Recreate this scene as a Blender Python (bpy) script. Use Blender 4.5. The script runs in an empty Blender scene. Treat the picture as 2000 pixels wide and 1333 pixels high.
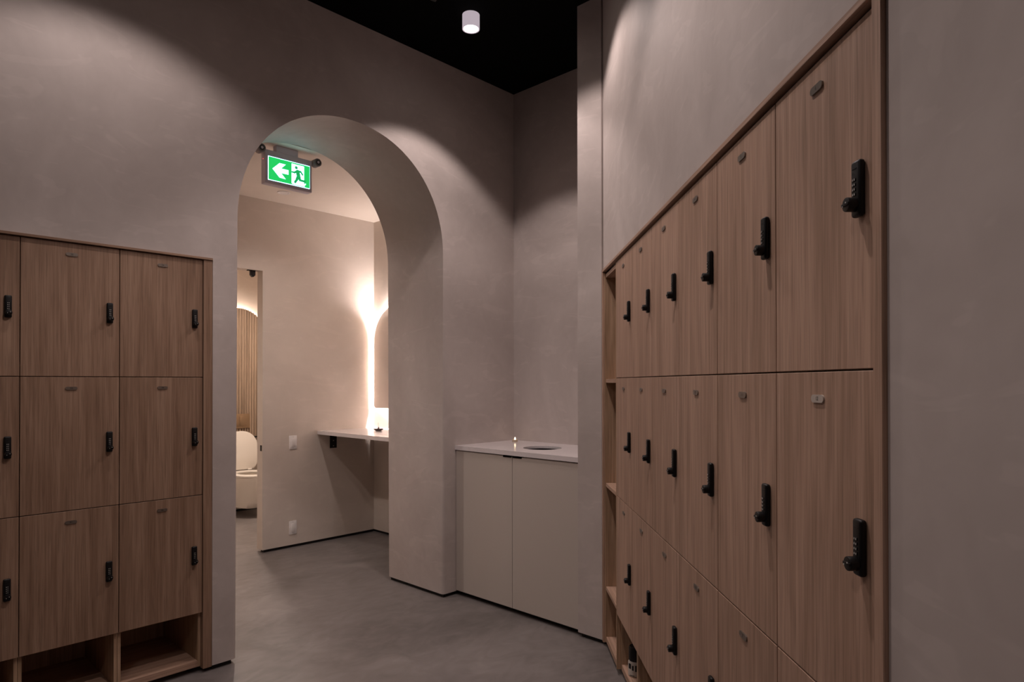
import bpy, bmesh, math, random
from mathutils import Matrix, Vector
random.seed(7)
S = bpy.context.scene
COL = S.collection
PI = math.pi
S2 = 2 ** -.5

# ------------------------------------------------------------------ view
vs = S.view_settings
S.display_settings.display_device = 'sRGB'
vs.view_transform = 'Standard'
vs.look = 'None'
vs.gamma = 1
vs.use_curve_mapping = False
vs.exposure = 0.0

# ------------------------------------------------------------------ materials
def mat(name):
    m = bpy.data.materials.new(name)
    m.use_nodes = True
    nt = m.node_tree
    return m, nt, nt.nodes['Principled BSDF']

def simple(name, col, rough=.5, metal=0., spec=.5, coat=0.):
    m, nt, b = mat(name)
    b.inputs['Base Color'].default_value = (*col, 1)
    b.inputs['Roughness'].default_value = rough
    b.inputs['Metallic'].default_value = metal
    b.inputs['Specular IOR Level'].default_value = spec
    b.inputs['Coat Weight'].default_value = coat
    return m

def emis(name, col, strength):
    m, nt, b = mat(name)
    b.inputs['Base Color'].default_value = (*[c * .5 for c in col], 1)
    b.inputs['Emission Color'].default_value = (*col, 1)
    b.inputs['Emission Strength'].default_value = strength
    return m

def N(nt, t, **kw):
    n = nt.nodes.new(t)
    for k, v in kw.items():
        setattr(n, k, v)
    return n

def plaster(name, c1, c2, scale=1.4, rough=.62, bump=.08, stretch=(1, 1, 1), spec=.35, streaks=0.5):
    m, nt, b = mat(name)
    tc = N(nt, 'ShaderNodeTexCoord')
    mp = N(nt, 'ShaderNodeMapping')
    mp.inputs['Scale'].default_value = stretch
    nt.links.new(tc.outputs['Object'], mp.inputs['Vector'])
    n1 = N(nt, 'ShaderNodeTexNoise')
    n1.inputs['Scale'].default_value = scale
    n1.inputs['Detail'].default_value = 6
    n1.inputs['Roughness'].default_value = .55
    n1.inputs['Distortion'].default_value = 1.2
    nt.links.new(mp.outputs[0], n1.inputs['Vector'])
    n2 = N(nt, 'ShaderNodeTexNoise')
    n2.inputs['Scale'].default_value = scale * 5
    n2.inputs['Detail'].default_value = 3
    n2.inputs['Distortion'].default_value = 2.5
    nt.links.new(mp.outputs[0], n2.inputs['Vector'])
    mx = N(nt, 'ShaderNodeMix', data_type='FLOAT')
    mx.inputs['Factor'].default_value = .35 * streaks
    nt.links.new(n1.outputs['Fac'], mx.inputs['A'])
    nt.links.new(n2.outputs['Fac'], mx.inputs['B'])
    r = N(nt, 'ShaderNodeValToRGB')
    r.color_ramp.elements[0].position = .33
    r.color_ramp.elements[0].color = (*c1, 1)
    r.color_ramp.elements[1].position = .68
    r.color_ramp.elements[1].color = (*c2, 1)
    nt.links.new(mx.outputs['Result'], r.inputs['Fac'])
    mp2 = N(nt, 'ShaderNodeMapping')
    mp2.inputs['Rotation'].default_value = (.5, .6, .4)
    mp2.inputs['Scale'].default_value = (1.0, 1.0, 3.2)
    nt.links.new(mp.outputs[0], mp2.inputs['Vector'])
    n4 = N(nt, 'ShaderNodeTexNoise')
    n4.inputs['Scale'].default_value = scale * 1.6
    n4.inputs['Detail'].default_value = 2
    n4.inputs['Distortion'].default_value = 3.0
    nt.links.new(mp2.outputs[0], n4.inputs['Vector'])
    tr = N(nt, 'ShaderNodeMapRange')
    tr.inputs['From Min'].default_value = .60
    tr.inputs['From Max'].default_value = .64
    tr.inputs['To Min'].default_value = 1.0
    tr.inputs['To Max'].default_value = 1.0 + .11 * streaks
    nt.links.new(n4.outputs['Fac'], tr.inputs['Value'])
    vm = N(nt, 'ShaderNodeVectorMath', operation='SCALE')
    nt.links.new(r.outputs['Color'], vm.inputs[0])
    nt.links.new(tr.outputs['Result'], vm.inputs['Scale'])
    nt.links.new(vm.outputs[0], b.inputs['Base Color'])
    n3 = N(nt, 'ShaderNodeTexNoise')
    n3.inputs['Scale'].default_value = scale * 6
    n3.inputs['Detail'].default_value = 4
    nt.links.new(mp.outputs[0], n3.inputs['Vector'])
    bp = N(nt, 'ShaderNodeBump')
    bp.inputs['Strength'].default_value = bump
    bp.inputs['Distance'].default_value = .02
    nt.links.new(n3.outputs['Fac'], bp.inputs['Height'])
    nt.links.new(bp.outputs['Normal'], b.inputs['Normal'])
    b.inputs['Roughness'].default_value = rough
    b.inputs['Specular IOR Level'].default_value = spec
    return m

def wood(name, dark, mid, light, axis='Z', rough=.5, sc=1.0):
    m, nt, b = mat(name)
    tc = N(nt, 'ShaderNodeTexCoord')
    oi = N(nt, 'ShaderNodeObjectInfo')
    mul = N(nt, 'ShaderNodeVectorMath', operation='SCALE')
    comb = N(nt, 'ShaderNodeCombineXYZ')
    for k in range(3):
        nt.links.new(oi.outputs['Random'], comb.inputs[k])
    nt.links.new(comb.outputs[0], mul.inputs[0])
    mul.inputs['Scale'].default_value = 37.0
    add = N(nt, 'ShaderNodeVectorMath', operation='ADD')
    nt.links.new(tc.outputs['Object'], add.inputs[0])
    nt.links.new(mul.outputs[0], add.inputs[1])
    def grain(sx, sl, detail, dist):
        mp = N(nt, 'ShaderNodeMapping')
        v = [sx, sx, sx]
        v['XYZ'.index(axis)] = sl
        mp.inputs['Scale'].default_value = v
        nt.links.new(add.outputs[0], mp.inputs['Vector'])
        n = N(nt, 'ShaderNodeTexNoise')
        n.inputs['Scale'].default_value = sc
        n.inputs['Detail'].default_value = detail
        n.inputs['Distortion'].default_value = dist
        nt.links.new(mp.outputs[0], n.inputs['Vector'])
        return n
    broad = grain(9, .8, 3, 1.0)
    fine = grain(120, 2.4, 3, .25)
    pores = grain(300, 8, 2, 0)
    # cathedral growth lines: contour bands of a slow, stretched noise
    rings_ = N(nt, 'ShaderNodeMath', operation='MULTIPLY')
    slow = grain(6.5, .62, 1, .35)
    nt.links.new(slow.outputs['Fac'], rings_.inputs[0])
    rings_.inputs[1].default_value = 46.0
    sn = N(nt, 'ShaderNodeMath', operation='SINE')
    nt.links.new(rings_.outputs[0], sn.inputs[0])
    sm = N(nt, 'ShaderNodeMapRange')
    sm.inputs['From Min'].default_value = -1
    sm.inputs['From Max'].default_value = 1
    sm.inputs['To Min'].default_value = .30
    sm.inputs['To Max'].default_value = .64
    nt.links.new(sn.outputs[0], sm.inputs['Value'])
    m0 = N(nt, 'ShaderNodeMix', data_type='FLOAT')
    m0.inputs['Factor'].default_value = .42
    nt.links.new(broad.outputs['Fac'], m0.inputs['A'])
    nt.links.new(sm.outputs['Result'], m0.inputs['B'])
    mx = N(nt, 'ShaderNodeMix', data_type='FLOAT')
    mx.inputs['Factor'].default_value = .45
    nt.links.new(m0.outputs['Result'], mx.inputs['A'])
    nt.links.new(fine.outputs['Fac'], mx.inputs['B'])
    r = N(nt, 'ShaderNodeValToRGB')
    e = r.color_ramp.elements
    e[0].position = .385
    e[0].color = (*dark, 1)
    e[1].position = .615
    e[1].color = (*light, 1)
    k = e.new(.5)
    k.color = (*mid, 1)
    nt.links.new(mx.outputs['Result'], r.inputs['Fac'])
    pr = N(nt, 'ShaderNodeMapRange')
    pr.inputs['From Min'].default_value = .35
    pr.inputs['From Max'].default_value = .5
    pr.inputs['To Min'].default_value = .80
    pr.inputs['To Max'].default_value = 1.0
    nt.links.new(pores.outputs['Fac'], pr.inputs['Value'])
    mm = N(nt, 'ShaderNodeVectorMath', operation='SCALE')
    nt.links.new(r.outputs['Color'], mm.inputs[0])
    nt.links.new(pr.outputs['Result'], mm.inputs['Scale'])
    nt.links.new(mm.outputs[0], b.inputs['Base Color'])
    b.inputs['Roughness'].default_value = rough
    b.inputs['Specular IOR Level'].default_value = .35
    bp = N(nt, 'ShaderNodeBump')
    bp.inputs['Strength'].default_value = .06
    bp.inputs['Distance'].default_value = .002
    nt.links.new(fine.outputs['Fac'], bp.inputs['Height'])
    nt.links.new(bp.outputs['Normal'], b.inputs['Normal'])
    return m

M = {}
M['plaster'] = plaster('limewash_plaster', (.445, .385, .36), (.58, .51, .48))
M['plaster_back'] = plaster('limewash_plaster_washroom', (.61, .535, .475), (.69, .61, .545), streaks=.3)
M['floor'] = plaster('microcement_floor', (.125, .109, .103), (.24, .211, .203), scale=.9, rough=.42, bump=.05, stretch=(1.0, 1.5, 1), spec=.4, streaks=.9)
M['plaster_dim'] = plaster('low_bounce_plaster', (.10, .08, .07), (.14, .11, .10))  # dark tone invented for unseen walls, to cut bounced light
M['black'] = simple('black_gap', (.006, .005, .005), .7)
M['ceiling'] = simple('black_ceiling', (.004, .004, .004), .9, spec=.05)
M['ceiling_back'] = plaster('painted_ceiling', (.80, .71, .63), (.84, .75, .67), bump=.01, streaks=.15)
WD = ((.375, .237, .165), (.465, .298, .215), (.55, .362, .268))
M['wood'] = wood('ash_veneer', *WD)
M['wood_h'] = wood('ash_veneer_horizontal', *WD, axis='X')
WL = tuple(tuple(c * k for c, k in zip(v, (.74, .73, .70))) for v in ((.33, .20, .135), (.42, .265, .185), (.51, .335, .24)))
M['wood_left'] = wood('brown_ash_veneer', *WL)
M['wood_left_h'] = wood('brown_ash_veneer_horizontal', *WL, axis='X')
M['ply'] = wood('ply_carcass', (.36, .23, .14), (.46, .30, .19), (.54, .36, .24))
M['lock'] = simple('black_lock_plastic', (.007, .0065, .007), .42, spec=.3)
M['lockm'] = simple('lock_marks', (.55, .53, .5), .5)
M['plate'] = simple('bronze_plate', (.27, .235, .205), .34, metal=.8)
M['plate_reflection'] = simple('plate_painted_reflection', (.50, .44, .39), .45)  # reflected light painted in as a paler plate colour
M['ink'] = simple('plate_ink', (.015, .012, .01), .6)
M['lacquer'] = simple('greige_lacquer', (.55, .485, .435), .45)
M['lacq_edge'] = simple('greige_edge', (.40, .35, .31), .5)
M['quartz'] = plaster('quartz_top', (.72, .66, .66), (.76, .70, .70), scale=30, rough=.18, bump=0, spec=.5)
M['steel'] = simple('brushed_steel', (.35, .33, .32), .35, metal=1)
M['white'] = simple('white_plastic', (.86, .82, .80), .35)
M['greyhouse'] = simple('grey_sign_housing', (.62, .56, .63), .5)
M['darkgrey'] = simple('dark_grey_plastic', (.20, .17, .17), .45)
M['signwhite'] = emis('lit_white', (.42, .86, 1.), 4.2)
M['signgreen'] = emis('lit_green', (.012, .52, .10), 1.15)
M['mangreen'] = emis('lit_dark_green', (.012, .36, .10), 1.0)
M['red_led'] = emis('red_led', (1, .05, .08), 3)
M['mirror'] = simple('mirror_glass', (.90, .88, .86), .12, metal=1)
M['led'] = emis('led_strip', (1., .88, .84), 800)
M['led_dim'] = emis('led_strip_arch', (1., .88, .84), 350)
M['led2'] = emis('led_strip_niche', (1., .78, .64), 55)
M['ceramic'] = simple('ceramic', (.78, .72, .65), .15, coat=.3)
M['slat'] = wood('slat_wood', (.24, .17, .12), (.32, .23, .165), (.40, .29, .21), sc=.8)
M['gold'] = simple('brushed_gold', (.30, .20, .12), .35, metal=.6)
M['stone'] = simple('dark_incense_stone', (.10, .065, .06), .5)
M['stick'] = simple('incense_stick', (.22, .17, .15), .8)
M['wax'] = simple('tea_light_case', (.55, .44, .32), .5)
M['flame'] = emis('candle_flame', (1., .72, .42), 7)
M['lens'] = emis('lamp_lens', (1., .93, .86), 12)
M['lampwhite'] = emis('glare_lit_lamp_body', (.80, .68, .76), .55)  # white housing given emission, imitating glare from the lens
M['conduit'] = simple('black_painted_steel', (.03, .026, .026), .5)
M['labelw'] = simple('bottle_label', (.50, .45, .40), .5)

# ------------------------------------------------------------------ mesh helpers
def bm_():
    return bmesh.new()

def box(bm, x0, y0, z0, x1, y1, z1, bev=0., mi=0, seg=2):
    r = bmesh.ops.create_cube(bm, size=1)
    vs_ = r['verts']
    sx, sy, sz = x1 - x0, y1 - y0, z1 - z0
    for v in vs_:
        v.co = Vector(((v.co.x + .5) * sx + x0, (v.co.y + .5) * sy + y0, (v.co.z + .5) * sz + z0))
    fs = {f for v in vs_ for f in v.link_faces}
    for f in fs:
        f.material_index = mi
    if bev:
        es = list({e for v in vs_ for e in v.link_edges})
        b = bmesh.ops.bevel(bm, geom=es, offset=bev, segments=seg, profile=.5, affect='EDGES')
        for f in b['faces']:
            f.material_index = mi
    return bm

def cyl(bm, c, r, h, axis='Z', seg=24, r2=None, mi=0, bev=0.):
    """cylinder whose base centre is c, growing along +axis"""
    rr = bmesh.ops.create_cone(bm, cap_ends=True, segments=seg, radius1=r, radius2=r if r2 is None else r2, depth=h)
    vs_ = rr['verts']
    bmesh.ops.translate(bm, verts=vs_, vec=(0, 0, h / 2))
    if axis == 'Y':
        bmesh.ops.rotate(bm, verts=vs_, matrix=Matrix.Rotation(-PI / 2, 3, 'X'))
    elif axis == '-Y':
        bmesh.ops.rotate(bm, verts=vs_, matrix=Matrix.Rotation(PI / 2, 3, 'X'))
    elif axis == 'X':
        bmesh.ops.rotate(bm, verts=vs_, matrix=Matrix.Rotation(PI / 2, 3, 'Y'))
    bmesh.ops.translate(bm, verts=vs_, vec=c)
    fs = {f for v in vs_ for f in v.link_faces}
    for f in fs:
        f.material_index = mi
    if bev:
        es = [e for e in {e for v in vs_ for e in v.link_edges} if len(e.link_faces) == 2 and e.calc_face_angle(0) > 1.0]
        b = bmesh.ops.bevel(bm, geom=es, offset=bev, segments=2, profile=.5, affect='EDGES')
        for f in b['faces']:
            f.material_index = mi
    return bm

def lathe(bm, prof, c=(0, 0, 0), seg=32, mi=0, sx=1., sy=1.):
    rings = []
    for r, z in prof:
        if r < 1e-6:
            rings.append([bm.verts.new((c[0], c[1], c[2] + z))])
        else:
            rings.append([bm.verts.new((c[0] + r * sx * math.cos(2 * PI * k / seg), c[1] + r * sy * math.sin(2 * PI * k / seg), c[2] + z)) for k in range(seg)])
    for a, b in zip(rings, rings[1:]):
        for k in range(seg):
            k2 = (k + 1) % seg
            if len(a) == 1 and len(b) == 1:
                continue
            if len(a) == 1:
                f = bm.faces.new((a[0], b[k], b[k2]))
            elif len(b) == 1:
                f = bm.faces.new((a[k], a[k2], b[0]))
            else:
                f = bm.faces.new((a[k], a[k2], b[k2], b[k]))
            f.material_index = mi
    return bm

def prism(bm, pts, y0, y1, mi=0):
    """(x,z) outline extruded along y; returns the side faces"""
    a = [bm.verts.new((x, y0, z)) for x, z in pts]
    b = [bm.verts.new((x, y1, z)) for x, z in pts]
    n = len(pts)
    f0 = bm.faces.new(a)
    f1 = bm.faces.new(b[::-1])
    sides = [bm.faces.new((a[(k + 1) % n], a[k], b[k], b[(k + 1) % n])) for k in range(n)]
    for f in [f0, f1] + sides:
        f.material_index = mi
    return f0, f1, sides

def zprism(bm, pts, z0, z1, mi=0):
    a = [bm.verts.new((x, y, z0)) for x, y in pts]
    b = [bm.verts.new((x, y, z1)) for x, y in pts]
    n = len(pts)
    fs = [bm.faces.new(a[::-1]), bm.faces.new(b)]
    fs += [bm.faces.new((a[k], a[(k + 1) % n], b[(k + 1) % n], b[k])) for k in range(n)]
    for f in fs:
        f.material_index = mi
    return fs

def obj(name, bm, mats, parent=None, smooth=35, loc=None, rz=0.):
    bmesh.ops.recalc_face_normals(bm, faces=bm.faces)
    me = bpy.data.meshes.new(name)
    bm.to_mesh(me)
    bm.free()
    if not isinstance(mats, (list, tuple)):
        mats = [mats]
    for m in mats:
        me.materials.append(m)
    if smooth:
        for p in me.polygons:
            p.use_smooth = True
        me.set_sharp_from_angle(angle=math.radians(smooth))
    o = bpy.data.objects.new(name, me)
    COL.objects.link(o)
    if parent:
        o.parent = parent
    if loc is not None:
        o.location = loc
    if rz:
        o.rotation_euler = (0, 0, rz)
    return o

def empty(name, loc=(0, 0, 0), rz=0.):
    o = bpy.data.objects.new(name, None)
    o.empty_display_size = .05
    COL.objects.link(o)
    o.location = loc
    o.rotation_euler = (0, 0, rz)
    return o

def tag(o, label, cat, group=None, kind=None):
    o['label'] = label
    o['category'] = cat
    if group:
        o['group'] = group
    if kind:
        o['kind'] = kind
    return o

def struct(name, bm, m, label=None, smooth=35, loc=None, rz=0.):
    o = obj(name, bm, m, smooth=smooth, loc=loc, rz=rz)
    o['kind'] = 'structure'
    if label:
        o['label'] = label
    o['category'] = name.split('_')[0]
    return o

def text_into(bm, s, size, place, mi):
    """adds built-in-font characters to bm; place maps (u right, v up) to a point"""
    cu = bpy.data.curves.new('t', 'FONT')
    cu.body = s
    cu.size = size
    cu.align_x = 'CENTER'
    cu.align_y = 'CENTER'
    cu.resolution_u = 2
    to = bpy.data.objects.new('t', cu)
    COL.objects.link(to)
    dg = bpy.context.evaluated_depsgraph_get()
    me = to.evaluated_get(dg).to_mesh()
    vv = [bm.verts.new(place(v.co.x, v.co.y)) for v in me.vertices]
    for p in me.polygons:
        try:
            f = bm.faces.new([vv[i] for i in p.vertices])
            f.material_index = mi
        except ValueError:
            pass
    to.evaluated_get(dg).to_mesh_clear()
    bpy.data.objects.remove(to)
    bpy.data.curves.remove(cu)

# ------------------------------------------------------------------ key dimensions
YA, YB = 3.037, 3.595          # front and back of the arched wall
ZC = 3.232                     # black ceiling
CW = .534                      # plane of the right wall, (x-y)/sqrt2
GAP = .022
XN = 2.685                     # niche front plane
XNB = 3.207                    # niche back
YN = 2.085                     # niche near end
YW = 4.835                     # washroom lobby back wall
ZC2 = 2.695
XV = 3.332                     # vanity wall
DR = math.radians(225)         # rotation of things built into the right wall
def dpt(s, c, z=0.):
    return Vector(((s + c) * S2, (s - c) * S2, z))

# ------------------------------------------------------------------ setting
bm = bm_()
zprism(bm, [(-2.6, -2.6), (3.7, -2.6), (3.7, 6.75), (-2.6, 6.75)], -.1, 0)
struct('floor', bm, M['floor'], 'smooth grey-brown microcement floor', smooth=0)

bm = bm_()
box(bm, -2.6, -2.6, ZC, 3.5, YB, ZC + .1)
struct('ceiling', bm, M['ceiling'], 'black painted ceiling of the locker room', smooth=0)
bm = bm_()
box(bm, .3, YB - .0, ZC2, 3.7, 6.7, ZC2 + .1)
o = struct('ceiling_washroom', bm, M['ceiling_back'], 'pale ceiling seen through the archway', smooth=0)

# arched wall, one thick slab with the locker recess and the arch cut out
def arch_pts(x0, x1, zb, zs, top, n=48, e=2.09):
    cx, a = (x0 + x1) / 2, (x1 - x0) / 2
    b = top - zs
    pts = [(x0, zb)]
    for k in range(n + 1):
        t = PI - PI * k / n
        c, s = math.cos(t), math.sin(t)
        pts.append((cx + a * math.copysign(abs(c) ** (2 / e), c), zs + b * abs(s) ** (2 / e)))
    pts.append((x1, zb))
    return pts
AX0, AX1 = 1.338, 2.588
arch = arch_pts(AX0, AX1, GAP, 2.06, 2.699)
outl = [(-2.5, ZC), (-2.5, GAP), (.166, GAP), (.166, 1.862), (1.226, 1.862), (1.226, GAP)] + arch + [(XN, GAP), (3.35, GAP), (3.35, ZC)]
bm = bm_()
f0, f1, sides = prism(bm, outl, YA, YB)
bm.edges.ensure_lookup_table()
es = []
for e in bm.edges:
    m_ = (e.verts[0].co + e.verts[1].co) / 2
    same_y = abs(e.verts[0].co.y - e.verts[1].co.y) < 1e-6
    if same_y and AX0 - .01 < m_.x < AX1 + .01 and m_.z > GAP + .005 and m_.z < 2.8:
        es.append(e)
bmesh.ops.bevel(bm, geom=es, offset=.02, segments=5, profile=.5, affect='EDGES')
struct('wall_front', bm, M['plaster'], 'thick limewashed wall with a tall rounded archway', smooth=40)

# right wall (diagonal) with the locker recess
ZR = 1.857
o_ = dpt(0, CW)
def to_local_s(s):
    return -s
outl = [(-3.265, ZC), (-3.265, ZR), (-.886, ZR), (-.886, GAP), (2.9, GAP), (2.9, ZC)]
bm = bm_()
prism(bm, outl, 0, .62)
struct('wall_right', bm, M['plaster'], 'limewashed wall around the right bank of lockers', smooth=0, loc=dpt(0, CW), rz=DR)
# pillar
bm = bm_()
a = dpt(3.265, CW)
fs = zprism(bm, [(2.678, YN), (2.678, a.y + .004), (a.x + .004, a.y), (a.x + .42, a.y - .42), (3.45, a.y - .42), (3.45, YN)], GAP, ZC)
struct('wall_pillar', bm, M['plaster'], 'narrow plaster pier between the niche and the right lockers', smooth=0)
bm = bm_()
box(bm, XNB, YN, GAP, 3.45, YA, ZC)
struct('wall_niche', bm, M['plaster'], 'back wall of the counter niche', smooth=0)
bm = bm_()
box(bm, -2.6, -2.6, GAP, -2.5, YA, ZC)
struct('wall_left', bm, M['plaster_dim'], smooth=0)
bm = bm_()
box(bm, -2.5, -2.6, GAP, 0, -2.5, ZC)
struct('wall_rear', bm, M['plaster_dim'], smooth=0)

# washroom lobby
bm = bm_()
DX0, DX1, DZ = 1.50, 2.325, 2.150
prism(bm, [(.3, GAP), (DX0, GAP), (DX0, DZ), (DX1, DZ), (DX1, GAP), (XV, GAP), (XV, ZC2), (.3, ZC2)], YW, 4.922)
struct('wall_washroom', bm, M['plaster_back'], 'pale wall with a doorway seen through the archway', smooth=0)
bm = bm_()
box(bm, XV, YB, GAP, 3.45, 6.7, ZC2)
struct('wall_vanity', bm, M['plaster_back'], 'wall behind the backlit mirror', smooth=0)
bm = bm_()
box(bm, .2, YB, GAP, .3, 4.922, ZC2)
struct('wall_lobby', bm, M['plaster_back'], smooth=0)
bm = bm_()
box(bm, 1.2, 4.922, GAP, 1.3, 6.66, ZC2)
struct('wall_stall', bm, M['plaster_back'], smooth=0)
bm = bm_()
box(bm, 1.3, 6.585, GAP, XV, 6.7, ZC2)
struct('wall_rear_stall', bm, M['plaster_back'], 'warm wall behind the toilet', smooth=0)

# black recessed base strips
nb = 0
def base(pts):
    global nb
    nb += 1
    bm = bm_()
    zprism(bm, pts, 0, GAP + .002)
    o = struct('baseboard_%s' % ['arch_left', 'arch_right', 'pillar', 'niche', 'washroom', 'vanity', 'right', 'left', 'stall'][nb - 1], bm, M['black'], smooth=0)
    o['label'] = 'black recessed shadow gap at the foot of the wall'
I_ = .014
base([(1.23, YA + I_), (AX0 - .02, YA + I_), (AX0 - I_, YB - I_), (1.23, YB - I_)])
base([(AX1 + I_, YA + I_), (XN - .002, YA + I_), (XN - .002, YB - I_), (AX1 + I_, YB - I_)])
base([(2.692, YN - I_), (2.692, a.y + I_), (a.x + I_, a.y), (a.x + .3, a.y - .28), (3.3, YN - I_)])
base([(3.2, YN), (3.3, YN), (3.3, YA), (3.2, YA)])
base([(DX1 + .02, YW + I_), (XV, YW + I_), (XV, 4.9), (DX1 + .02, 4.9)])
base([(XV + I_, YB), (3.4, YB), (3.4, 6.6), (XV + I_, 6.6)])
p = [dpt(.885, CW + I_), dpt(-2.8, CW + I_), dpt(-2.8, CW + .3), dpt(.885, CW + .3)]
base([(v.x, v.y) for v in p])
base([(-2.5, YA + I_), (.16, YA + I_), (.16, YA + .3), (-2.5, YA + .3)])
base([(1.3, 6.585 + .008), (XV, 6.585 + .008), (XV, 6.66), (1.3, 6.66)])

# ------------------------------------------------------------------ lockers
W = .3335
def lock_meshes(dz):
    """combination lock body with digit windows, knob, and plate built on a door (front y=0)"""
    out = {}
    cx = W - .037
    bm = bm_()
    box(bm, cx - .0115, -.011, dz, cx + .0115, .0, dz + .083, bev=.0045, seg=3)
    for k in range(4):                      # digit wheels and their white figures
        z = dz + .052 - k * .0072
        box(bm, cx - .005, -.0122, z, cx + .004, -.0105, z + .0045, bev=.0006, mi=0)
        for q in (-.0030, 0.0015):
            box(bm, cx + q - .0004, -.0126, z + .0008, cx + q + .0013, -.0121, z + .0036, mi=1)
    box(bm, cx - .0055, -.0114, dz + .070, cx + .0055, -.0108, dz + .0712, mi=1 if False else 0)
    out['combination_lock'] = (bm, [M['lock'], M['lockm']])
    bm = bm_()
    kz = dz + .018
    cyl(bm, (cx, -.010, kz), .0105, .0145, '-Y', seg=20, bev=.0014)
    box(bm, cx - .0095, -.0262, kz - .0022, cx + .0095, -.024, kz + .0022, bev=.0006)
    for q, w in ((-.005, .0010), (.004, .0012)):
        box(bm, cx + q - w, -.0268, kz + (.0012 if q > 0 else -.003), cx + q + w, -.0261, kz + (.0032 if q > 0 else -.0012), mi=1)
    out['lock_knob'] = (bm, [M['lock'], M['lockm']])
    return out

def plate_mesh(top, num):
    cx, cz = W / 2 - .002, top - .045
    w, h = .0205, .0066
    bm = bm_()
    pts = []
    for k in range(9):
        t = -PI / 2 + PI * k / 8
        pts.append((cx + w - h + h * math.cos(t), cz + h * math.sin(t)))
    for k in range(9):
        t = PI / 2 + PI * k / 8
        pts.append((cx - w + h + h * math.cos(t), cz + h * math.sin(t)))
    prism(bm, pts, -.003, 0)
    text_into(bm, num, .0092, lambda u, v: (cx + u, -.0033, cz + v), 1)
    return bm

def build_locker(name, loc, rz, tops, nums, wd='wood'):
    t = empty(name, loc, rz)
    # carcass
    T = .0125
    bm = bm_()
    y0, y1 = .0195, .45
    ztop = tops[0]
    zb = .026
    box(bm, .0006, y0, zb, T, y1, ztop)
    box(bm, W - T, y0, zb, W - .0006, y1, ztop)
    box(bm, T, y1 - .006, zb, W - T, y1, ztop)
    box(bm, T, y0, ztop - .015, W - T, y1 - .006, ztop)
    for z in tops[1:]:
        box(bm, T, y0, z - .0, W - T, y1 - .006, z + .014)
    obj('carcass', bm, M['ply'], t, smooth=0)
    bm = bm_()
    box(bm, T, y0, zb, W - T, y1 - .006, .052)
    obj('cubby_floor', bm, M['wood_h'], t, smooth=0)
    for px in (.028, W - .028):
        bm = bm_()
        cyl(bm, (px, .075, 0), .014, .006, seg=16)
        cyl(bm, (px, .075, .006), .005, .0205, seg=12)
        obj('leveling_foot', bm, M['lock'], t)
    for r in range(3):
        z1, z0 = tops[r] - .0008, tops[r + 1] + .0022
        if r == 2:
            z0 = tops[3]
        bm = bm_()
        box(bm, .0013, 0, z0, W - .0013, .018, z1, bev=.0008, seg=1)
        d = obj('door', bm, M[wd], t)
        for nm, (b_, ms) in lock_meshes(LZ[r]).items():
            obj(nm, b_, ms, d)
        pl = obj('number_plate', plate_mesh(tops[r], nums[r]), [M['plate_reflection' if nums[r] == '12' else 'plate'], M['ink']], d)
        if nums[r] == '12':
            pl['label'] = 'number plate with a reflection painted in pale beige'
    return t
LZ = (1.541, 1.017, .490)
TL = (1.849, 1.322, .796, .271)
TR = (1.834, 1.317, .796, .272)

left_labels = [
    'leftmost wooden locker column, cut off by the left edge of the photo',
    'middle wooden locker column of the left bank, second from the arch',
    'wooden locker column right beside the arch, last of the left bank']
left_nums = [('24', '32', '40'), ('25', '33', '41'), ('26', '34', '42')]
for k in range(3):
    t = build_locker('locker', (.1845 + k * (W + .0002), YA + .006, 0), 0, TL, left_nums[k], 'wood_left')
    tag(t, left_labels[k], 'locker', 'wooden locker columns left of the arch')
right_labels = [
    'farthest right-wall locker column, next to the narrow open shelves',
    'second right-wall locker column counted from the open shelves',
    'third right-wall locker column counted from the open shelves',
    'fourth right-wall locker column from the open shelves, third from the viewer',
    'second nearest right-wall locker column, just beyond the one reading 12',
    'nearest and widest looking right-wall locker column, its middle plate reads 12']
for k in range(6):
    s_hi = 2.9165 - k * .334
    p = dpt(s_hi, .5355)
    t = build_locker('locker', (p.x, p.y, 0), DR, TR, (str(k + 1), str(k + 7), str(k + 13)))
    tag(t, right_labels[k], 'locker', 'wooden locker columns along the right wall')

# open shelves at the far end of the right bank
p = dpt(3.2385, .5355)
t = empty('open_shelf_unit', (p.x, p.y, 0), DR)
tag(t, 'narrow open wooden shelves at the far end of the right lockers', 'shelf')
wS = 3.2385 - 2.9175
for x in (.0005, wS - .013):
    bm = bm_()
    box(bm, x, .0, .026, x + .0125, .45, 1.834)
    obj('side_panel', bm, M['ply'], t, smooth=0)
bm = bm_()
box(bm, .013, .444, .026, wS - .013, .45, 1.834)
obj('back_panel', bm, M['ply'], t, smooth=0)
for z in (.026, .280, .787, 1.296, 1.812):
    bm = bm_()
    box(bm, .0132, .004, z, wS - .0132, .4435, z + (.026 if z < .1 else .018), bev=.0008, seg=1)
    obj('shelf_board', bm, M['wood_h'], t)

# wooden surrounds
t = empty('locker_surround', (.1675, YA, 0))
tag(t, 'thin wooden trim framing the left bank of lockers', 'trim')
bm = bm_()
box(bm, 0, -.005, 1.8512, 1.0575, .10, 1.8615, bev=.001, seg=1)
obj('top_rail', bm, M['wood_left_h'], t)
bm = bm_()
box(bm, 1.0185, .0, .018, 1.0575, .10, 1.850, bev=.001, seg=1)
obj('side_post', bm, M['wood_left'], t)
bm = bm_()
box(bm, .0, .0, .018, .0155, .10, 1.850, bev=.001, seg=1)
obj('side_post', bm, M['wood_left'], t)

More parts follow.
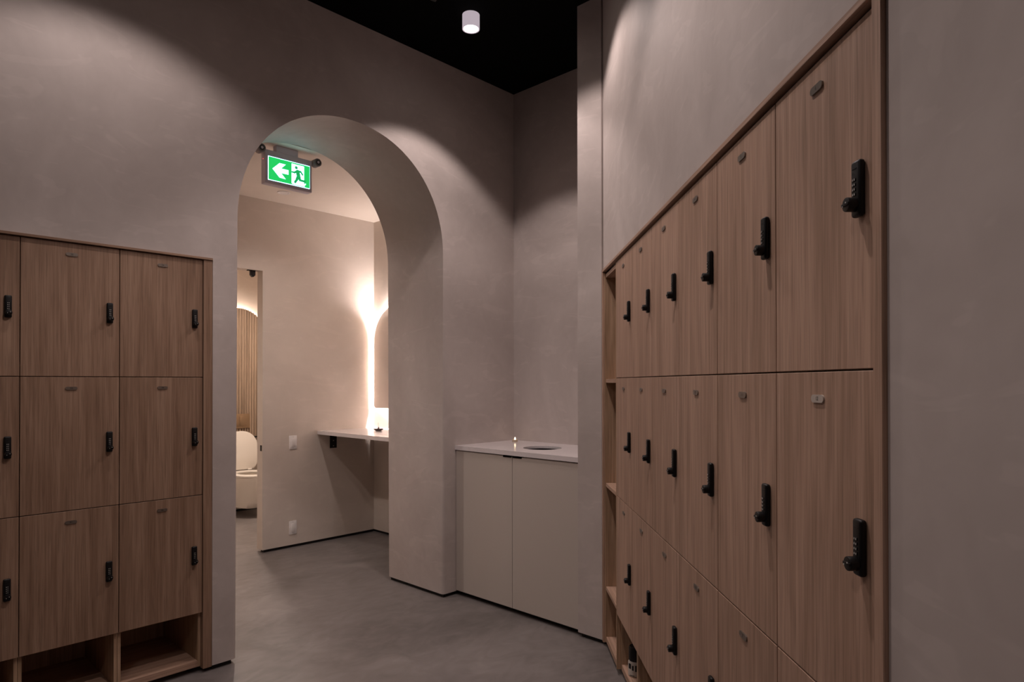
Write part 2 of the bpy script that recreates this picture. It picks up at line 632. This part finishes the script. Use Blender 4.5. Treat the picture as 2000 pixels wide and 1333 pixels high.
p = dpt(3.265, .527)
t = empty('locker_surround', (p.x, p.y, 0), DR)
tag(t, 'wooden trim framing the right bank of lockers', 'trim')
LR = 3.265 - .887
bm = bm_()
box(bm, .003, 0, 1.8432, LR, .018, 1.8562, bev=.001, seg=1)
obj('top_rail', bm, M['wood_h'], t)
bm = bm_()
box(bm, .003, 0, .018, .0255, .13, 1.8430, bev=.001, seg=1)
obj('side_post', bm, M['wood'], t)
bm = bm_()
box(bm, LR - .0225, 0, .018, LR, .13, 1.8430, bev=.001, seg=1)
obj('side_post', bm, M['wood'], t)

# bottle in the bottom cubby
p = dpt(2.800, .592)
t = empty('bottle', (p.x, p.y, .0522))
tag(t, 'small pale bottle with a black cap in a bottom locker cubby', 'bottle')
bm = bm_()
lathe(bm, [(0, 0), (.026, 0), (.030, .004), (.030, .056), (.027, .064), (0, .064)])
for k, (a0, a1, z0, z1) in enumerate([(2.6, 3.1, .034, .056), (3.25, 3.5, .030, .050), (3.7, 4.1, .026, .052), (2.9, 3.6, .006, .009), (4.2, 4.5, .030, .054)]):
    n = 5
    for i in range(n):
        A, B = a0 + (a1 - a0) * i / n, a0 + (a1 - a0) * (i + 1) / n
        v = [bm.verts.new((.0304 * math.cos(q), .0304 * math.sin(q), z)) for q, z in ((A, z0), (B, z0), (B, z1), (A, z1))]
        bm.faces.new(v).material_index = 1
obj('bottle_body', bm, [M['labelw'], M['lock']], t)
bm = bm_()
lathe(bm, [(0, .0642), (.0255, .0642), (.027, .068), (.027, .118), (.024, .124), (0, .124)])
obj('cap', bm, M['lock'], t)

# ------------------------------------------------------------------ niche cabinet and counter
t = empty('cabinet', (XN, YN, 0))
tag(t, 'greige two-door base cabinet in the niche under the pale counter', 'cabinet')
LC = YA - YN
bm = bm_()
xe = XNB - XN - .002
box(bm, .024, .003, .03, xe, .021, .884)
box(bm, .024, LC - .021, .03, xe, LC - .003, .884)
box(bm, xe - .016, .021, .03, xe, LC - .021, .884)
box(bm, .024, .021, .03, xe - .016, LC - .021, .048)
obj('carcass', bm, M['lacq_edge'], t, smooth=0)
bm = bm_()
box(bm, .045, .003, 0, .5, LC - .003, .0298)
obj('toe_kick', bm, M['black'], t, smooth=0)
for y0, y1 in ((.004, .4735), (.4765, LC - .004)):
    bm = bm_()
    box(bm, .004, y0, .029, .0235, y1, .8815, bev=.0008, seg=1)
    d = obj('door', bm, M['lacquer'], t)
    bm = bm_()
    ya, yb = (.4735 - .072, .4735 - .002) if y0 < .1 else (.4765 + .002, .4765 + .068)
    box(bm, .0015, ya, .8775, .0245, yb, .8838)
    box(bm, .0015, ya, .8735, .0035, yb, .8838)
    obj('finger_pull', bm, M['lock'], d)

bm = bm_()
x0, x1, y0, y1 = XN - .003, XNB, YN, YA
hc, hr = (2.935, 2.548), .1135
n = 64
angs = [2 * PI * k / n for k in range(n)]
def edge_pt(a_):
    dx, dy = math.cos(a_), math.sin(a_)
    ts = []
    if dx > 1e-9: ts.append((x1 - hc[0]) / dx)
    if dx < -1e-9: ts.append((x0 - hc[0]) / dx)
    if dy > 1e-9: ts.append((y1 - hc[1]) / dy)
    if dy < -1e-9: ts.append((y0 - hc[1]) / dy)
    t_ = min(ts)
    return hc[0] + dx * t_, hc[1] + dy * t_
cor = [math.atan2(y - hc[1], x - hc[0]) % (2 * PI) for x in (x0, x1) for y in (y0, y1)]
angs = sorted(set(angs + cor))
Z0, Z1 = .8865, .9125
rings = []
for a_ in angs:
    ex, ey = edge_pt(a_)
    ix, iy = hc[0] + hr * math.cos(a_), hc[1] + hr * math.sin(a_)
    rings.append([bm.verts.new(c) for c in ((ix, iy, .8985), (ix, iy, Z1), (ex, ey, Z1), (ex, ey, Z0))])
for k in range(len(rings)):
    A, B = rings[k], rings[(k + 1) % len(rings)]
    for j in range(4):
        bm.faces.new((A[j], B[j], B[(j + 1) % 4], A[(j + 1) % 4]))
ct = obj('countertop', bm, M['quartz'], smooth=30)
tag(ct, 'pale stone countertop in the niche with a round waste hole', 'countertop')
bm = bm_()
for z0_, z1_, r_ in ((.62, .8983, .1150),):
    k_ = 48
    for i in range(k_):
        A, B = 2 * PI * i / k_, 2 * PI * (i + 1) / k_
        q = [bm.verts.new((hc[0] + r_ * math.cos(g), hc[1] + r_ * math.sin(g), z)) for g, z in ((A, z0_), (B, z0_), (B, z1_), (A, z1_))]
        bm.faces.new(q)
bm_faces = bm
bmesh.ops.remove_doubles(bm, verts=bm.verts, dist=1e-5)
obj('waste_chute', bm, M['lock'], ct)

t = empty('tea_light', (3.105, 2.93, .9128))
tag(t, 'small lit tea light in the back corner of the counter', 'candle')
bm = bm_()
lathe(bm, [(0, 0), (.0175, 0), (.0178, .001), (.0178, .0155), (.0165, .0155), (.0160, .0125), (0, .0120)])
obj('cup', bm, M['wax'], t)
bm = bm_()
lathe(bm, [(0, .012), (.0045, .015), (.0058, .019), (.004, .025), (.0015, .030), (0, .032)])
obj('flame', bm, M['flame'], t)

# ------------------------------------------------------------------ washroom lobby things
# shelf
SX = 2.788
bm = bm_()
zprism(bm, [(SX, YB + .002), (XV - .001, YB + .002), (XV - .001, YW - .0006), (3.300, YW - .0006), (3.300, YW - .045), (3.262, YW - .045), (3.262, YW - .0006), (SX, YW - .0006)], .8775, .9065)
sh = obj('vanity_shelf', bm, M['quartz'], smooth=35)
tag(sh, 'pale stone vanity shelf under the backlit mirror', 'shelf')
bm = bm_()
box(bm, 2.900, YW - .006, .757, 2.962, YW - .0004, .877)
box(bm, 2.900, YW - .30, .871, 2.962, YW - .006, .877)
for z in (.775, .818, .862):
    cyl(bm, (2.931, YW - .006, z), .0045, .0022, '-Y', seg=12, mi=1)
obj('bracket', bm, [M['lock'], M['steel']], sh, smooth=0)

# mirror
t = empty('mirror', (XV, 4.47, 1.08))
tag(t, 'arched backlit mirror above the vanity shelf', 'mirror')
def yz_arch(hw, zs, n=40, rc=.03):
    """outline in (y,z) around the mirror centre, base corners rounded"""
    pts = []
    for k in range(7):
        q = PI + PI / 2 * k / 6
        pts.append((-hw + rc + rc * math.cos(q), rc + rc * math.sin(q)))
    for k in range(7):
        q = 1.5 * PI + PI / 2 * k / 6
        pts.append((hw - rc + rc * math.cos(q), rc + rc * math.sin(q)))
    for k in range(n + 1):
        q = PI * k / n
        pts.append((hw * math.cos(q), zs + hw * math.sin(q)))
    return pts
def x_slab(bm, pts, x0, x1, mi=0, dz=0., ring=None):
    a_ = [bm.verts.new((x0, y, z + dz)) for y, z in pts]
    b_ = [bm.verts.new((x1, y, z + dz)) for y, z in pts]
    n_ = len(pts)
    fs = [bm.faces.new((a_[k], a_[(k + 1) % n_], b_[(k + 1) % n_], b_[k])) for k in range(n_)]
    if not ring:
        fs += [bm.faces.new(a_), bm.faces.new(b_[::-1])]
    for f in fs:
        f.material_index = mi
bm = bm_()
x_slab(bm, yz_arch(.305, .555), -.040, -.035)
obj('mirror_glass', bm, M['mirror'], t, smooth=30)
bm = bm_()
x_slab(bm, yz_arch(.222, .555), -.035, -.001, dz=.083)
obj('backing', bm, M['white'], t, smooth=30)
bm = bm_()
x_slab(bm, yz_arch(.229, .555), -.020, -.009, dz=.076, ring=True)
for f_ in bm.faces:
    if f_.calc_center_median().z > .66:
        f_.material_index = 1
obj('led_strip', bm, [M['led'], M['led_dim']], t, smooth=30)

# incense holder
t = empty('incense_holder', (3.115, 4.455, .907))
tag(t, 'dark footed incense dish with a burning stick on the vanity shelf', 'incense holder')
bm = bm_()
lathe(bm, [(0, 0), (.022, 0), (.026, .004), (.040, .014), (.041, .018), (.036, .017), (.012, .012), (0, .012)])
obj('dish', bm, M['stone'], t)
bm = bm_()
lathe(bm, [(0, .012), (.010, .012), (.0095, .019), (.006, .023), (.0048, .030), (.0025, .031), (0, .031)])
obj('cone', bm, M['stone'], t)
bm = bm_()
cyl(bm, (0, 0, .030), .0011, .036, seg=8)
for v in bm.verts:
    v.co.x -= (v.co.z - .03) * .08
    v.co.y += (v.co.z - .03) * .05
obj('stick', bm, M['stick'], t)

# switch and outlet plates
for z, lab, nm in ((.827, 'white rocker switch plate on the wall left of the vanity shelf', 'switch_plate'),
                   (.157, 'white blank outlet plate low on the wall near the floor', 'outlet_plate')):
    t = empty(nm, (2.573, YW, z))
    tag(t, lab, 'switch' if nm[0] == 's' else 'outlet')
    bm = bm_()
    box(bm, -.032, -.006, -.053, .032, -.0002, .053, bev=.002)
    obj('cover', bm, M['white'], t)
    bm = bm_()
    box(bm, -.016, -.009, -.033, .016, -.0062, .033, bev=.001)
    obj('rocker' if nm[0] == 's' else 'insert', bm, M['white'], t)
    for s_ in (-1, 1):
        bm = bm_()
        cyl(bm, (0, -.006, s_ * .043), .0022, .0008, '-Y', seg=10)
        obj('screw', bm, M['steel'], t)

# doorway hardware
bm = bm_()
prism(bm, [(-.018, 0), (-.018, -.036), (-.004, -.050), (.004, -.050), (.018, -.036), (.018, 0)], -.012, .012)
box(bm, -.040, -.012, -.005, .018, .012, 0)
o = obj('door_hook', bm, M['lock'], smooth=0, loc=(2.262, 4.872, DZ - .0005))
tag(o, 'small black latch hook hanging under the doorway header', 'latch')
bm = bm_()
box(bm, 0, -.013, -.022, .0015, .013, .022)
o = obj('strike_plate', bm, M['black'], smooth=0, loc=(DX1 - .0018, 4.857, .797))
tag(o, 'small black strike plate on the doorway jamb', 'plate')

# exit sign, hung from the lobby ceiling just behind the arch
YS = 3.66
t = empty('exit_sign', (1.9225, YS, ZC2))
tag(t, 'lit green exit sign with left arrow hanging inside the archway', 'exit sign')
SW, SZ1, SZ0 = .1485, -.041, -.237
bm = bm_()
box(bm, -SW, 0, SZ0, SW, .052, SZ1, bev=.004)
obj('housing', bm, M['greyhouse'], t)
bm = bm_()
box(bm, -.078, .005, SZ1 - .002, .060, .047, -.0005, bev=.003)
obj('canopy', bm, M['greyhouse'], t)
for s_ in (-1, 1):
    bm = bm_()
    xh, zh = s_ * (SW + .030), SZ1 - .006
    cyl(bm, (xh, -.022, zh), .0245, .050, 'Y', seg=28, bev=.003)
    lh = obj('lamp_head', bm, M['darkgrey'], t)
    bm = bm_()
    cyl(bm, (xh, -.0225, zh), .0165, .002, '-Y', seg=24)
    cyl(bm, (xh, -.0245, zh), .0075, .001, '-Y', seg=16, mi=1)
    obj('lamp_lens', bm, [M['conduit'], M['greyhouse']], lh)
    bm = bm_()
    box(bm, min(s_ * SW, s_ * (SW + .012)), .008, zh - .006, max(s_ * SW, s_ * (SW + .012)), .022, zh + .006)
    obj('lamp_arm', bm, M['darkgrey'], t)
bm = bm_()
cyl(bm, (-SW - .001, .026, SZ1 - .052), .0022, .001, 'X', seg=10)
obj('indicator_light', bm, M['red_led'], t)
PX0, PX1, PZ0, PZ1 = -.132, .1335, -.2165, -.0775
def uv(x, y):
    tp = 375 + (x - 255) * .2527
    bt = 890 + (x - 255) * .2265
    return (PX0 + (x - 255) / 907 * (PX1 - PX0), PZ1 + (y - tp) / (bt - tp) * (PZ0 - PZ1))
def flat(bm, pts, y, mi=0):
    prism(bm, pts, y, y + .0006, mi)
bm = bm_()
prism(bm, [(PX0, PZ0), (PX1, PZ0), (PX1, PZ1), (PX0, PZ1)], -.0012, 0)
pn = obj('sign_panel', bm, M['signwhite'], t, smooth=0)
bm = bm_()
e_ = .0028
flat(bm, [(PX0 + e_, PZ0 + e_), (PX1 - .0012, PZ0 + e_), (PX1 - .0012, PZ1 - e_), (PX0 + e_, PZ1 - e_)], -.0020)
obj('green_field', bm, M['signgreen'], pn, smooth=0)
def UV(u, v):
    return (PX0 + u * (PX1 - PX0), PZ1 + v * (PZ0 - PZ1))
bm = bm_()
flat(bm, [UV(*q) for q in [(.099, .5), (.262, .2), (.408, .2), (.298, .413), (.474, .41), (.474, .6), (.298, .605), (.408, .82), (.265, .81)]], -.0028)
obj('arrow', bm, M['signwhite'], pn, smooth=0)
bm = bm_()
flat(bm, [UV(*q) for q in [(.551, .08), (.854, .08), (.854, .86), (.895, .80), (.90, .86), (.862, .91), (.875, .955), (.58, .955), (.551, .92)]], -.0028)
obj('doorway_symbol', bm, M['signwhite'], pn, smooth=0)
bm = bm_()
hx, hz = uv(855, 635)
flat(bm, [(hx + .0095 * math.cos(2 * PI * k / 20), hz + .0095 * math.sin(2 * PI * k / 20)) for k in range(20)], -.0036)
def limb(p0, p1, w0, w1):
    w0, w1 = w0 * 1.45, w1 * 1.75
    a_, b_ = Vector(uv(*p0)), Vector(uv(*p1))
    d = (b_ - a_).normalized()
    nn = Vector((-d.y, d.x))
    pts = []
    base_ = math.atan2(nn.y, nn.x)
    for k in range(7):
        q = base_ + PI * k / 6
        pts.append((a_.x + w0 * math.cos(q), a_.y + w0 * math.sin(q)))
    for k in range(7):
        q = base_ + PI + PI * k / 6
        pts.append((b_.x + w1 * math.cos(q), b_.y + w1 * math.sin(q)))
    flat(bm, pts, -.0036)
for l in [((885, 722), (905, 815), .0085, .0072), ((862, 715), (815, 738), .0045, .0036), ((815, 738), (768, 725), .0036, .003),
          ((905, 712), (955, 728), .0045, .0036), ((955, 728), (995, 790), .0036, .003),
          ((895, 825), (868, 890), .0062, .005), ((868, 890), (830, 945), .005, .0042),
          ((918, 820), (937, 905), .0062, .0045), ((937, 905), (1045, 935), .0045, .004)]:
    limb(*l)
obj('running_figure', bm, M['mangreen'], pn, smooth=0)

# recessed downlights in the lobby ceiling
def downlight(x, y, label, lens):
    t = empty('recessed_downlight', (x, y, ZC2))
    tag(t, label, 'ceiling light')
    bm = bm_()
    k_ = 36
    for (ra, za, rb, zb_) in ((.046, -.0006, .044, -.005), (.044, -.005, .034, -.005), (.034, -.005, .026, -.001)):
        for i in range(k_):
            A, B = 2 * PI * i / k_, 2 * PI * (i + 1) / k_
            q = [bm.verts.new((r_ * math.cos(g), r_ * math.sin(g), z)) for r_, g, z in ((ra, A, za), (ra, B, za), (rb, B, zb_), (rb, A, zb_))]
            bm.faces.new(q)
    bmesh.ops.remove_doubles(bm, verts=bm.verts, dist=1e-6)
    obj('trim_ring', bm, M['white'], t)
    bm = bm_()
    cyl(bm, (0, 0, -.0032), .027, .002, seg=24)
    obj('lens', bm, lens, t)
downlight(2.345, 4.545, 'small unlit round fitting in the pale ceiling just below the exit sign', M['white'])
downlight(2.22, 4.15, 'round recessed downlight in the pale ceiling hidden behind the exit sign', M['lens'])

# ------------------------------------------------------------------ toilet stall
SXC = 2.900
YT = 6.585
t = empty('slat_panel', (SXC, YT, .752))
tag(t, 'arched vertical slat wood panel glowing at its top behind the toilet', 'wall panel')
HW, ZS = .29, 1.756 - .752
bm = bm_()
n = 22
pit = 2 * HW / n
for k in range(n):
    x = -HW + (k + .5) * pit
    h = ZS + math.sqrt(max(HW * HW - x * x, 0))
    w = pit * .36
    pr = [(-w, -.032), (-w, -.041), (-w * .6, -.045), (w * .6, -.045), (w, -.041), (w, -.032)]
    zprism(bm, [(x + a_, b_) for a_, b_ in pr], 0, h)
obj('slats', bm, M['slat'], t)
bm = bm_()
pts = [(-HW, 0), (HW, 0)] + [(HW * math.cos(PI * k / 36), ZS + HW * math.sin(PI * k / 36)) for k in range(37)]
prism(bm, pts, -.033, -.027)
obj('backing', bm, M['slat'], t)
bm = bm_()
r_ = HW - .022
pts = [(r_ * math.cos(PI * k / 36), ZS + r_ * math.sin(PI * k / 36)) for k in range(37)]
for i in range(36):
    (xa, za), (xb, zb_) = pts[i], pts[i + 1]
    bm.faces.new([bm.verts.new(c) for c in ((xa, -.024, za), (xb, -.024, zb_), (xb, -.010, zb_), (xa, -.010, za))])
obj('led_strip', bm, M['led2'], t)

bm = bm_()
box(bm, 1.9, 6.535, .7385, 3.33, YT - .0005, .7505, bev=.001)
o = obj('ledge', bm, M['lock'])
tag(o, 'thin black ledge strip behind the raised toilet lid', 'ledge')

t = empty('flush_plate', (SXC, 6.5395, .911))
tag(t, 'bronze coloured flush plate on the slatted panel above the toilet', 'flush plate')
bm = bm_()
box(bm, -.108, -.009, -.0725, .108, 0, .0725, bev=.003)
obj('plate', bm, M['gold'], t)
for x0_, x1_ in ((-.06, -.004), (.004, .06)):
    bm = bm_()
    box(bm, x0_, -.0125, -.048, x1_, -.0088, .048, bev=.002)
    obj('flush_button', bm, M['gold'], t)

# wall-hung toilet: origin at the wall, +y into the wall, bowl toward -y
t = empty('toilet', (SXC, YT, 0))
tag(t, 'cream wall-hung toilet with its lid raised, seen through the doorway', 'toilet')
def dshape(hw, y_back, y_front, n=28, e=2.3):
    pts = [(-hw, y_back)]
    L_ = y_back - y_front
    ys = y_front + L_ * .5
    for k in range(n + 1):
        q = PI + PI * k / n
        c, s = math.cos(q), math.sin(q)
        pts.append((hw * math.copysign(abs(c) ** (2 / e), c), ys + (ys - y_front) * math.copysign(abs(s) ** (2 / e), s)))
    pts.append((hw, y_back))
    return pts
bm = bm_()
prof = [(.120, -.40, .085), (.138, -.44, .095), (.150, -.475, .16), (.160, -.505, .26), (.174, -.535, .35), (.180, -.545, .395), (.178, -.543, .402)]
rings = []
for hw, yf, z in prof:
    rings.append([bm.verts.new((x, y, z)) for x, y in dshape(hw, -.001, yf)])
for A, B in zip(rings, rings[1:]):
    for k in range(len(A) - 1):
        bm.faces.new((A[k], A[k + 1], B[k + 1], B[k]))
    bm.faces.new((A[-1], A[0], B[0], B[-1]))
bm.faces.new(rings[0][::-1])
obj('bowl', bm, M['ceramic'], t, smooth=50)
# inner basin below the seat
bm = bm_()
inner = [(.170, -.095, -.535, .4025), (.136, -.13, -.505, .397), (.122, -.15, -.475, .34), (.085, -.2, -.42, .25), (.045, -.24, -.34, .21)]
def oval(hw, yb, yf, z, m):
    out = []
    for k in range(m):
        q = 2 * PI * k / m
        out.append(bm.verts.new((hw * math.sin(q), (yb + yf) / 2 + (yb - yf) / 2 * math.cos(q), z)))
    return out
m_ = 36
ov = [oval(*q, m_) for q in inner]
for A, B in zip(ov, ov[1:]):
    for k in range(m_):
        bm.faces.new((A[k], A[(k + 1) % m_], B[(k + 1) % m_], B[k]))
bm.faces.new(ov[-1])
obj('basin', bm, M['ceramic'], t, smooth=50)
# seat ring
bm = bm_()
def ring_pts(hw, yb, yf, m=40):
    out = []
    for k in range(m):
        q = 2 * PI * k / m
        e = 2.35
        c, s = math.sin(q), math.cos(q)
        out.append((hw * math.copysign(abs(c) ** (2 / e), c), (yb + yf) / 2 + (yb - yf) / 2 * math.copysign(abs(s) ** (2 / e), s)))
    return out
o1, i1 = ring_pts(.184, -.085, -.548), ring_pts(.112, -.16, -.475)
lay = []
for pts_, z in ((o1, .404), (o1, .416), (ring_pts(.176, -.093, -.540), .422), (ring_pts(.126, -.142, -.493), .422), (i1, .416), (i1, .404)):
    lay.append([bm.verts.new((x, y, z)) for x, y in pts_])
for k in range(6):
    A, B = lay[k], lay[(k + 1) % 6]
    for j in range(40):
        bm.faces.new((A[j], A[(j + 1) % 40], B[(j + 1) % 40], B[j]))
obj('seat', bm, M['ceramic'], t, smooth=50)
# raised lid, leaning back slightly
bm = bm_()
lo = ring_pts(.186, .215, -.215)
lo = [(x, y) if y > -.05 else (x, max(y, -.17)) for x, y in lo]
def lidring(sc, yy):
    return [bm.verts.new((x * sc, yy, .21 + y * sc)) for x, y in lo]
L0, L1, L2, L3 = lidring(.955, -.0), lidring(1, .004), lidring(1, .012), lidring(.97, .018)
for A, B in ((L0, L1), (L1, L2), (L2, L3)):
    for j in range(40):
        bm.faces.new((A[j], A[(j + 1) % 40], B[(j + 1) % 40], B[j]))
bm.faces.new(L0)
bm.faces.new(L3[::-1])
lid = obj('lid', bm, M['ceramic'], t, smooth=40)
lid.location = (0, -.098, .388)
lid.rotation_euler = (-.06, 0, 0)
bm = bm_()
for s_ in (-1, 1):
    cyl(bm, (s_ * .09 - .02, -.088, .427), .010, .04, 'X', seg=14)
obj('hinge', bm, M['ceramic'], t)

# ------------------------------------------------------------------ ceiling fittings of the locker room
def spot(name, loc, energy, half, blend, rad, col, rot=None):
    l = bpy.data.lights.new(name, 'SPOT')
    l.energy = energy
    l.spot_size = 2 * half
    l.spot_blend = blend
    l.shadow_soft_size = rad
    l.color = col
    o = bpy.data.objects.new(name, l)
    COL.objects.link(o)
    o.location = loc
    if rot:
        o.rotation_euler = rot
    return o

LC_ = (1., .85, .81)
def lamp(x, y, label, e, half=61, blend=.45):
    zb = 3.155
    t = empty('ceiling_spotlight', (x, y, zb))
    tag(t, label, 'ceiling light', 'white cylindrical spotlights on the black ceiling')
    bm = bm_()
    rr, kk = .045, 40
    prof = [(.030, .030), (.040, .001), (.0455, 0), (.0455, .0745), (0, .0745)]
    lathe(bm, prof, seg=kk)
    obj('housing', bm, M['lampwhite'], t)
    bm = bm_()
    cyl(bm, (0, 0, .004), .0385, .003, seg=32)
    obj('lens', bm, M['lens'], t)
    s_ = spot('spot_lamp', (0, 0, -.004), e, math.radians(half), blend, .03, LC_)
    s_.parent = t
V_E = 37
lamp(2.352, 2.535, 'white cylindrical ceiling spotlight glowing on the black ceiling', V_E, 54, .25)
lamp(.76, 2.42, 'white cylindrical ceiling spotlight above the left lockers', V_E * .76, 63, .35)
lamp(2.12, 1.97, 'white cylindrical ceiling spotlight above the far right lockers', V_E * .95, 60, .3)
p = dpt(1.50, -.03)
lamp(p.x, p.y, 'white cylindrical ceiling spotlight above the near right lockers', V_E * 1.5, 62, .3)
lamp(-.9, 2.4, 'white cylindrical ceiling spotlight added for fill beyond the left end of the lockers', V_E * .40, 66, .3)  # unseen fixture added as fill, reaches the arch jamb
lamp(-.75, .35, 'white cylindrical ceiling spotlight added for fill behind the viewer', V_E * .9, 54, .3)  # unseen fixture added to brighten the right locker doors

bm = bm_()
cyl(bm, (0, 0, 0), .012, .5, 'X', seg=14)
o = obj('ceiling_conduit', bm, M['conduit'], loc=(1.62, 2.60, 3.215), rz=-.12)
tag(o, 'faint black conduit on the dark ceiling left of the lamp', 'conduit')

# ------------------------------------------------------------------ washroom lamps and fill
WC = (1., .80, .68)
spot('lobby_lamp', (2.22, 4.15, ZC2 - .006), 31, math.radians(66), .8, .025, (1., .88, .81))
spot('stall_lamp', (2.55, 5.60, ZC2 - .01), 170, math.radians(70), .6, .04, (1., .84, .72))
spot('lobby_fill', (1.1, 4.2, ZC2 - .01), 56, math.radians(65), .6, .04, (1., .88, .81))  # added light without a fitting, lifts the lobby and arch jamb

# ------------------------------------------------------------------ world
w = bpy.data.worlds.new('World')
S.world = w
w.use_nodes = True
w.node_tree.nodes['Background'].inputs[0].default_value = (.9, .8, .8, 1)
w.node_tree.nodes['Background'].inputs[1].default_value = .0

# ------------------------------------------------------------------ camera
f, th, pt, rl, cy = 1287.87, .760916, .00662943, -.000847483, 738.26
F = Vector((math.cos(th) * math.cos(pt), math.sin(th) * math.cos(pt), math.sin(pt)))
R0 = Vector((math.sin(th), -math.cos(th), 0))
U0 = R0.cross(F)
R = math.cos(rl) * R0 + math.sin(rl) * U0
U = -math.sin(rl) * R0 + math.cos(rl) * U0
cd = bpy.data.cameras.new('camera')
cd.sensor_width = 36
cd.sensor_fit = 'HORIZONTAL'
cd.lens = f * 36 / 2000
cd.shift_y = (cy - 666.5) / 2000
cd.clip_start = .02
cam = bpy.data.objects.new('camera', cd)
COL.objects.link(cam)
mw = Matrix(((R.x, U.x, -F.x, 0), (R.y, U.y, -F.y, 0), (R.z, U.z, -F.z, 1.3), (0, 0, 0, 1)))
cam.matrix_world = mw
S.camera = cam
